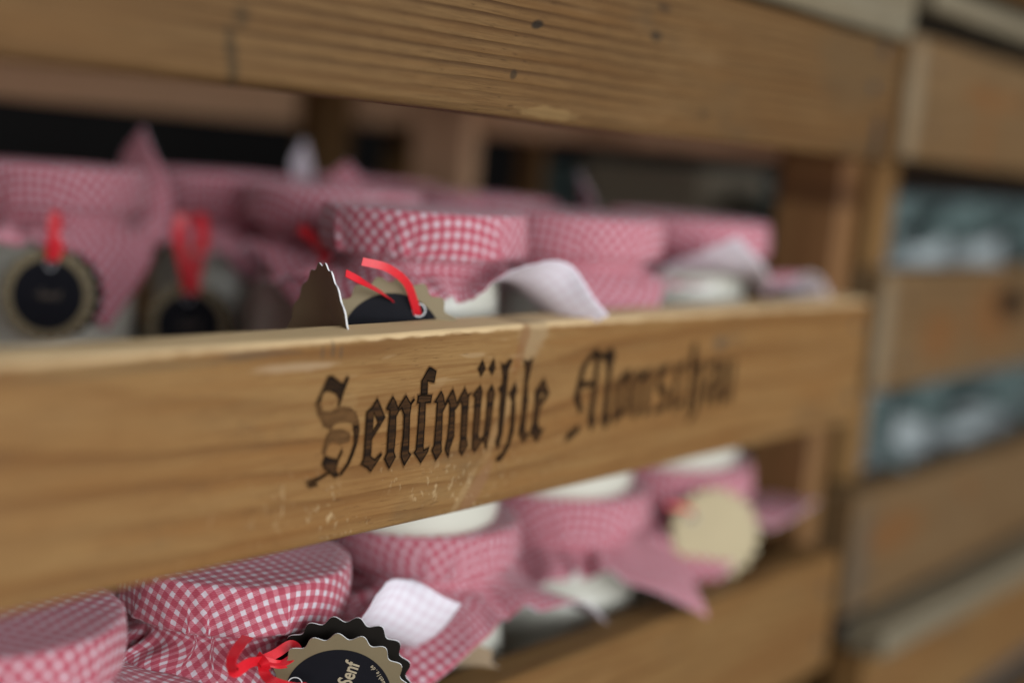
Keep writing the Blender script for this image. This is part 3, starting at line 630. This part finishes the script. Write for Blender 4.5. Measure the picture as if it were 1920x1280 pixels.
# burned words on the middle slat
LETTERS=[
('S',2,[(324.61,48.65),(326.45,51.99),(329.0,57.05),(330.94,57.38),(335.44,54.64),(336.57,54.56),(337.93,56.72),(338.89,56.16),(337.44,52.71),(335.33,47.06),(334.86,47.27),(335.09,49.35),(333.33,51.27),(330.34,52.47),(328.14,52.49),(326.95,51.32),(326.51,49.12),(325.69,48.72)],None),
('S',0,[(324.62,48.59),(326.61,48.16),(327.95,45.64),(331.51,45.15),(334.52,46.16),(337.17,46.57),(340.41,45.96),(343.36,44.05),(345.04,41.25),(345.31,39.58),(343.14,39.6),(342.35,40.53),(339.53,41.27),(336.35,41.45),(333.7,41.06),(332.1,39.28),(328.41,40.95),(327.78,42.94),(325.61,45.06)],None),
('S',1,[(345.32,39.51),(345.66,37.56),(345.19,33.3),(343.74,29.49),(342.0,26.39),(338.68,23.17),(337.76,23.29),(341.04,26.84),(342.54,29.96),(343.79,33.46),(343.43,36.8),(342.69,39.51)],None),
('S',1,[(330.3,30.74),(333.09,29.44),(336.3,28.73),(338.02,31.8),(338.32,31.11),(336.79,28.34),(335.76,25.19),(337.3,23.35),(336.03,22.53),(334.6,23.37),(333.14,24.54),(330.28,26.53),(329.23,28.28)],None),
('S',2,[(322.76,23.14),(325.36,23.12),(327.93,23.59),(332.22,24.82),(332.71,24.43),(329.71,23.35),(326.75,22.29),(323.7,22.37)],None),
('S',2,[(322.67,21.87),(327.25,21.57),(327.52,21.05),(324.28,20.84)],None),
('S',0,[(332.34,39.1),(337.53,38.73),(341.35,37.02),(341.16,34.41),(337.13,33.87),(333.4,35.26),(331.29,34.2),(330.06,30.94),(328.87,31.88),(329.88,35.0),(330.51,37.51)],None),
('e',1,[(348.66,43.81),(351.15,45.31),(353.41,48.01),(358.06,41.03),(354.95,37.1),(352.2,33.89),(352.3,29.21),(352.22,28.05),(354.45,26.61),(357.37,28.47),(357.87,27.82),(352.83,22.41),(351.02,23.95),(347.76,25.67),(348.8,27.44),(348.85,29.61),(348.72,35.71),(348.63,40.35)],[(352.22,43.04),(354.69,39.46),(352.35,36.64)]),
('n',1,[(358.53,44.36),(361.17,48.23),(362.75,46.33),(364.32,43.83),(367.93,47.96),(370.69,44.9),(372.24,46.56),(372.78,45.76),(371.18,44.41),(370.76,40.56),(371.4,33.31),(371.68,27.26),(373.12,26.18),(369.84,22.35),(367.69,25.92),(367.7,27.72),(368.09,33.66),(367.68,40.86),(366.09,43.38),(364.89,42.6),(363.62,40.65),(364.16,34.08),(363.98,28.15),(365.06,26.23),(362.09,22.27),(359.19,26.19),(360.35,28.27),(360.06,34.51),(360.11,41.57),(359.91,43.35),(358.63,43.47)],None),
('f',2,[(378.41,55.83),(379.44,57.02),(380.65,56.78),(383.44,55.32),(382.76,51.23),(379.11,51.99),(379.52,47.14),(376.01,47.43),(375.78,52.39)],None),
('f',1,[(382.12,46.8),(381.75,43.99),(378.9,44.08),(379.37,38.31),(379.6,28.7),(380.03,27.05),(382.81,27.7),(382.3,25.99),(378.97,22.2),(374.7,26.55),(375.74,27.54),(375.72,35.5),(375.59,44.37),(374.41,44.48),(374.54,47.3),(375.92,47.37)],None),
('m',1,[(383.66,43.98),(387.0,48.03),(388.49,45.82),(389.56,43.15),(393.47,48.15),(396.49,42.86),(400.32,47.94),(402.2,45.16),(404.4,45.8),(403.04,44.6),(403.24,39.31),(403.54,29.34),(404.76,25.88),(401.92,22.39),(400.14,24.42),(400.21,29.7),(399.84,36.33),(399.4,41.63),(398.46,43.02),(396.95,41.19),(395.61,40.01),(396.4,30.11),(394.48,25.72),(394.15,22.48),(391.77,25.71),(392.64,30.51),(392.79,37.01),(392.36,42.25),(391.45,43.63),(389.97,41.82),(388.74,39.99),(389.58,27.59),(390.12,25.24),(387.1,22.18),(384.43,26.23),(385.4,28.05),(385.4,37.73),(385.16,43.53)],None),
('u',1,[(405.46,45.03),(409.34,48.18),(410.77,45.63),(410.57,41.12),(410.67,34.46),(410.56,29.21),(411.36,27.37),(413.99,28.14),(414.5,34.44),(414.15,42.91),(414.14,45.01),(416.2,48.0),(418.33,44.67),(418.03,40.81),(417.63,33.78),(416.84,27.48),(416.34,23.1),(413.91,26.74),(409.25,22.85),(407.71,24.26),(407.27,29.56),(407.14,36.55),(406.73,43.54)],None),
('u',2,[(407.12,54.57),(409.39,57.7),(411.49,54.28),(409.14,51.67)],None),
('u',2,[(413.42,54.14),(415.93,57.81),(417.26,54.23),(415.68,51.72)],None),
('h',2,[(420.98,55.56),(423.04,54.9),(426.13,57.0),(427.36,56.39),(425.29,52.98),(425.44,48.0),(425.48,43.72),(425.4,38.38),(425.12,28.38),(423.41,22.47),(421.62,25.18),(422.82,28.63),(422.25,38.67),(422.34,43.98),(420.67,45.89),(422.4,47.52),(422.9,49.96)],None),
('h',2,[(427.5,43.56),(430.64,47.6),(432.0,44.27),(430.96,41.48),(431.89,37.07),(432.29,28.36),(429.97,22.45),(426.05,17.84),(423.24,17.64),(423.06,18.92),(426.79,20.64),(429.12,24.35),(430.21,30.74),(429.84,37.26),(429.83,40.14),(428.24,42.42)],None),
('l',1,[(434.9,56.09),(437.69,55.01),(440.43,56.46),(439.57,52.36),(438.36,46.65),(439.64,40.01),(439.14,33.49),(439.42,27.62),(442.36,25.84),(439.19,23.24),(435.65,27.28),(436.75,33.72),(436.55,41.0),(436.87,46.77),(436.59,52.56)],None),
('e',1,[(444.21,43.28),(449.24,47.84),(453.6,41.41),(451.22,39.02),(448.09,35.6),(447.78,29.71),(450.04,26.88),(452.4,27.39),(448.29,22.42),(444.49,25.61),(442.91,26.15),(444.61,30.76),(444.7,38.11)],[(447.79,41.52),(449.83,42.46),(450.43,40.93),(447.51,38.6)]),
('M',2,[(483.76,57.71),(486.03,56.24),(479.35,52.43),(476.94,49.15),(475.39,42.78),(475.04,38.98),(478.0,32.97),(476.72,30.78),(471.34,37.77),(472.35,41.49),(473.23,45.99),(474.97,51.19),(479.56,55.09)],None),
('M',2,[(483.73,55.99),(486.84,53.49),(487.16,45.74),(487.14,37.98),(486.78,30.22),(488.49,26.15),(485.67,22.91),(483.1,28.24),(483.39,34.42),(484.5,43.61),(484.11,49.81)],None),
('M',2,[(491.22,55.54),(495.31,57.64),(498.66,54.32),(496.84,48.95),(497.54,37.11),(497.54,29.21),(499.3,27.06),(496.62,22.57),(493.33,25.67),(493.69,37.43),(493.91,46.03)],None),
('M',2,[(485.18,57.25),(488.63,54.85),(491.46,56.11),(492.6,51.96),(488.88,53.36),(486.56,52.35)],None),
('M',2,[(475.33,44.31),(484.33,44.2),(484.56,42.06),(475.55,42.19)],None),
('M',2,[(467.7,20.58),(469.16,23.48),(475.83,26.25),(477.49,24.15),(472.04,21.64)],None)]

def stem(x, w, z0, z1): return [(x - w / 2, z0 + w * .45), (x, z0), (x + w / 2, z0 + w * .55), (x + w / 2, z1 - w * .5), (x, z1), (x - w / 2, z1 - w * .6)]
def para(xa, za, xb, zb, t): return [(xa, za - t / 2), (xb, zb - t / 2), (xb, zb + t / 2), (xa, za + t / 2)]
zb, zt = 24.6, 47.0
def add(n, tone, poly): LETTERS.append((n, tone, poly, None))
o0 = 503.5
add('o', 1, stem(o0, 3.6, zb, zt - 3)); add('o', 1, stem(o0 + 7.6, 3.6, zb + 3, zt)); add('o', 2, para(o0, zt - 4.5, o0 + 7.6, zt - 1.2, 3)); add('o', 1, para(o0, zb + 2, o0 + 7.6, zb + 5.2, 2.6))
n0 = 518.5
add('n', 1, stem(n0, 3.6, zb, zt)); add('n', 1, stem(n0 + 8.2, 3.6, zb, zt)); add('n', 2, para(n0, zt - 5, n0 + 8.2, zt - 1.8, 2.6))
s0 = 536
add('s', 2, stem(s0, 3.6, zb + 10.5, zt)); add('s', 2, para(s0, zt - 3.6, s0 + 7, zt - .6, 3)); add('s', 1, para(s0 - .5, 37.4, s0 + 7.6, 33.8, 3)); add('s', 1, stem(s0 + 7, 3.6, zb + 1.5, zb + 13)); add('s', 1, para(s0 - 2.5, zb + 2, s0 + 7, zb + 3.2, 2.4))
c0 = 551.5
add('c', 1, stem(c0, 3.8, zb, zt)); add('c', 2, para(c0, zt - 3.4, c0 + 6, zt - .2, 3)); add('c', 2, para(c0, zb + 2.4, c0 + 5.6, zb + 4.6, 2.6))
h0 = 564
add('h', 2, stem(h0, 3.6, zb - 1, zt + 9.5)); add('h', 1, para(h0, zt - 4, h0 + 8, zt - .8, 2.6))
add('h', 2, [(h0 + 6.2, zt - 3), (h0 + 8, zt), (h0 + 9.8, zt - 3), (h0 + 9.6, zb + 6), (h0 + 7.6, zb - 1), (h0 + 3, zb - 6), (h0 + 1, zb - 6), (h0 + 4.6, zb - .5), (h0 + 6.2, zb + 6)])
a0 = 580
add('a', 1, stem(a0, 3.4, zb, zb + 13)); add('a', 1, stem(a0 + 7.2, 3.4, zb, zt)); add('a', 2, para(a0 - 1, zt - 3.4, a0 + 7.2, zt - 1.6, 3)); add('a', 1, para(a0, zb + 11.4, a0 + 7.2, zb + 13, 2.2))
u0 = 594.5
add('u', 1, stem(u0, 3.4, zb, zt)); add('u', 1, stem(u0 + 7.4, 3.4, zb, zt)); add('u', 1, para(u0, zb + 2, u0 + 7.4, zb + 4.6, 2.4))

def inward(loop, w):
    n = len(loop); area2 = sum(loop[i][0] * loop[(i + 1) % n][1] - loop[(i + 1) % n][0] * loop[i][1] for i in range(n))
    sg = 1 if area2 > 0 else -1; out = []
    for i in range(n):
        p0, p1, p2 = Vector(loop[i - 1]), Vector(loop[i]), Vector(loop[(i + 1) % n])
        a = (p1 - p0).normalized(); b = (p2 - p1).normalized()
        na = Vector((-a.y, a.x)) * sg; nbv = Vector((-b.y, b.x)) * sg
        mid = na + nbv; ln = mid.length
        mid = mid / ln if ln > 1e-4 else na
        k = w / max(0.45, mid.dot(na)); out.append(p1 + mid * k)
    return out
def build_letters():
    order = []; last = None
    for L in LETTERS:
        if last != L[0] : order.append((L[0], [])); last = L[0]
        order[-1][1].append(L)
    idx = 0
    for nm, pieces in order:
        V = []; F = []; MI = []; mats = [M['burn0'], M['burn1'], M['burn2'], M['scorch'], M['scorch0'], M['halo']]; HA = {}
        for (_, tone, outer, hole) in pieces:
            y = -0.00024 - 0.00003 * (idx % 9); idx += 1
            loops = [outer] + ([hole] if hole else [])
            base = len(V); flat = [p for lp in loops for p in lp]
            tris = tessellate_polygon([[Vector((p[0], p[1], 0)) for p in lp] for lp in loops])
            V += [(p[0] / 1000, y, p[1] / 1000) for p in flat]
            for tr in tris:
                a, b, c = [Vector(flat[q]) for q in tr]
                cr = (b - a).cross(c - a)
                F.append(tuple(base + q for q in (tr if cr > 0 else tr[::-1]))); MI.append(tone)
            for li, lp in enumerate(loops):
                ins = inward(lp, 0.5 if li == 0 else -0.35); b2 = len(V); n = len(lp)
                V += [(p[0] / 1000, y - 0.00001, p[1] / 1000) for p in lp] + [(p[0] / 1000, y - 0.00001, p[1] / 1000) for p in ins]
                for i in range(n):
                    j = (i + 1) % n; q = (b2 + i, b2 + j, b2 + n + j, b2 + n + i)
                    F.append(q); MI.append(4 if tone == 0 else 3)
                outs = inward(lp, -0.9 if li == 0 else 0.6); b3 = len(V)
                V += [(p[0] / 1000, y + 0.00012, p[1] / 1000) for p in lp] + [(p[0] / 1000, y + 0.00012, p[1] / 1000) for p in outs]
                for i in range(n):
                    j = (i + 1) % n; HA[b3 + i] = 0.75 if tone else 0.35; F.append((b3 + i, b3 + j, b3 + n + j, b3 + n + i)); MI.append(5)
        o = mesh('burned_letter', V, F, mats, mid_b, midx=MI)
        o.location = -Vector(mid_b.location)
        at = o.data.attributes.new('halo', 'FLOAT', 'POINT')
        for q, v in HA.items(): at.data[q].value = v
        o['label'] = 'burned letter ' + nm
build_letters()

# the crate standing beside it
RX, RY = .797, .0115
rc = thing('wooden_crate', 'right hand crate of knotty boards holding jars under teal cloths', 'crate', (0, 0, 0), 'stacked wooden crates')
RR = ((.1500, .2225), (.0105, .0835), (-.1290, -.0520))
for zz, rmat in zip(RR, ('right_upper', 'right_middle', 'right_lower')):
    sl_ = board('slat', RX, 1.62, RY, RY + .024, zz[0], zz[1], M[rmat], rc, jit=.0006)
    nail(sl_, RX + .040, zz[0] + .018, RY - .0006); nail(sl_, RX + .038, zz[1] - .016, RY - .0006)
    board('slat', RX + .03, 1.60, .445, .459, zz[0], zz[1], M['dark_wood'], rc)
    board('slat', RX + .0145, RX + .0285, .075, .444, zz[0], zz[1], M['wood'], rc, long='y')
    board('slat', 1.590, 1.604, .075, .444, zz[0], zz[1], M['wood'], rc, long='y')
for (x0, x1, y0, y1) in ((.8270, .8580, RY + .025, .0745), (1.58, 1.605, RY + .025, .0745), (.8256, .85, .405, .4445), (1.575, 1.589, .405, .4445)):
    board('corner_post', x0, x1, y0, y1, -.1385, .2215, M['wood'], rc, long='z')
for k in range(5):
    board('floor_board', RX + .03, 1.58, RY + .026 + k * .081, RY + .026 + k * .081 + .074, -.1540, -.1410, M['wood'], rc)

G2 = 'stoneware jars under teal gingham in the neighbouring crate'
labs = [('teal covered jar nearest the gap between the crates, upper layer', .905, 0), ('upper teal jar with a white cloth corner, second from the gap', 1.012, 0), ('upper teal jar third from the gap, at the picture edge', 1.120, 0), ('upper teal jar fourth from the gap', 1.228, 0),
        ('teal covered jar nearest the gap between the crates, lower layer', .908, 1), ('lower teal jar second from the gap with pale hanging cloth', 1.015, 1), ('lower teal jar third from the gap, at the picture edge', 1.122, 1), ('lower teal jar fourth from the gap', 1.230, 1)]
CS = [[(60, 20, 0, 0), (95, 20, 0, 40), (60, 20, 0, 0), (100, 20, 0, 0)], [(125, 15, 0, 0), (80, 20, 0, 0), (60, 20, 0, 0), (60, 20, 0, 0)], [(120, 20, 0, 0), (100, 20, 0, 0), (60, 20, 0, 0), (70, 0, 0, 0)], [(50, 20, 0, 0), (80, 20, 0, 0), (60, 20, 0, 0), (60, 0, 0, 0)]]
for i, (lab, x, lo) in enumerate(labs):
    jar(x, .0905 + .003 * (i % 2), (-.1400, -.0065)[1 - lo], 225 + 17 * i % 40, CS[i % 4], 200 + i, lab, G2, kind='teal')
for i, (lab, x, y) in enumerate((('teal jar in the second row seen through the open side of the crate', .900, .200), ('teal jar in the third row seen through the open side of the crate', .905, .310), ('second row teal jar deeper in the crate', 1.010, .200))):
    for lo in ((0, 1) if i else (1,)):
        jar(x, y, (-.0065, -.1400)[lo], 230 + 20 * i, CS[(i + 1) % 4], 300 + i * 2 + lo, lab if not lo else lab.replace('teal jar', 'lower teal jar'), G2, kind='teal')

bx = thing('card_box', 'beige carton behind the open crate side, blurred in the dark gap', 'box', (.9080, .2300, -.0064))
board('box_body', -.046, .046, -.050, .050, 0, .118, M['cardboard'], bx, long='y'); board('box_lid', -.0475, .0475, -.0515, .0515, .1182, .1400, M['cardboard'], bx, long='y')
# crates above and below
ul = thing('wooden_crate', 'crate resting on the lettered crate, only its pale lowest board in view', 'crate', (0, 0, 0), 'stacked wooden crates')
board('slat', -.06, .762, -.003, .0215, .2135, .2600, M['grey_wood'], ul, jit=.0007)
board('slat', -.06, .762, -.003, .0215, .3000, .3700, M['wood'], ul)
for x0, x1 in ((.72, .76), (-.06, -.02)): board('corner_post', x0, x1, .0225, .0600, .2150, .3700, M['wood'], ul, long='z')
for k in range(4): board('floor_board', -.055, .757, .0700 + k * .112, .0700 + k * .112 + .030, .2135, .2270, M['dark_wood'], ul)  # unseen floor, boards set wide apart to let the overhead lamp in
ur = thing('wooden_crate', 'crate above the teal jars with a pale grey bottom rail', 'crate', (0, 0, 0), 'stacked wooden crates')
board('bottom_rail', .800, 1.62, .002, .040, .2360, .2500, M['grey_wood'], ur, jit=.0006)
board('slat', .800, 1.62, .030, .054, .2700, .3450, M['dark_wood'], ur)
for x0, x1 in ((.805, .840), (1.58, 1.615)): board('corner_post', x0, x1, .0550, .0900, .2235, .3450, M['wood'], ur, long='z')
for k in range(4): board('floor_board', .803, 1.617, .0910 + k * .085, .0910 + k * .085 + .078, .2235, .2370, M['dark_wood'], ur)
lr = thing('wooden_crate', 'crate underneath the teal jars, its pale top edge sticking out', 'crate', (0, 0, 0), 'stacked wooden crates')
board('top_rail', .800, 1.62, -.016, .0100, -.1480, -.1305, M['grey_wood'], lr, jit=.0006)
board('slat', .800, 1.62, -.006, .018, -.2180, -.1495, M['wood'], lr); board('slat', .800, 1.62, -.006, .018, -.3300, -.2600, M['wood'], lr); board('slat', .800, 1.62, -.006, .018, -.4600, -.3900, M['wood'], lr)
for x0, x1, y0, y1 in ((.81, .84, .019, .06), (1.58, 1.61, .019, .06), (.81, .84, .40, .44), (1.58, 1.61, .40, .44)): board('corner_post', x0, x1, y0, y1, -.5300, -.1510, M['wood'], lr, long='z')
ll = thing('wooden_crate', 'crate underneath the lettered crate at the bottom edge', 'crate', (0, 0, 0), 'stacked wooden crates')
for z0, z1 in ((-.242, -.173), (-.37, -.30), (-.50, -.43)): board('slat', -.06, .752, .002, .026, z0, z1, M['wood'], ll)
for x0, x1, y0, y1 in ((.725, .760, .027, .065), (-.06, -.03, .027, .065), (.725, .76, .40, .44), (-.06, -.03, .40, .44)): board('corner_post', x0, x1, y0, y1, -.5300, -.1715, M['wood'], ll, long='z')

fl = mesh('floor', [(-4, -4, -.53), (5, -4, -.53), (5, 4, -.53), (-4, 4, -.53)], [(0, 1, 2, 3)], M['floor']); fl['kind'] = 'structure'
wl = mesh('added_backing', [(-4, .72, -.53), (5, .72, -.53), (5, .80, -.53), (-4, .80, -.53), (-4, .72, 2.6), (5, .72, 2.6), (5, .80, 2.6), (-4, .80, 2.6)], [(0, 1, 5, 4), (2, 3, 7, 6), (4, 5, 6, 7), (1, 2, 6, 5), (3, 0, 4, 7)], M['backing']); wl['kind'] = 'structure'  # backing added to block light from behind and keep the gaps dark
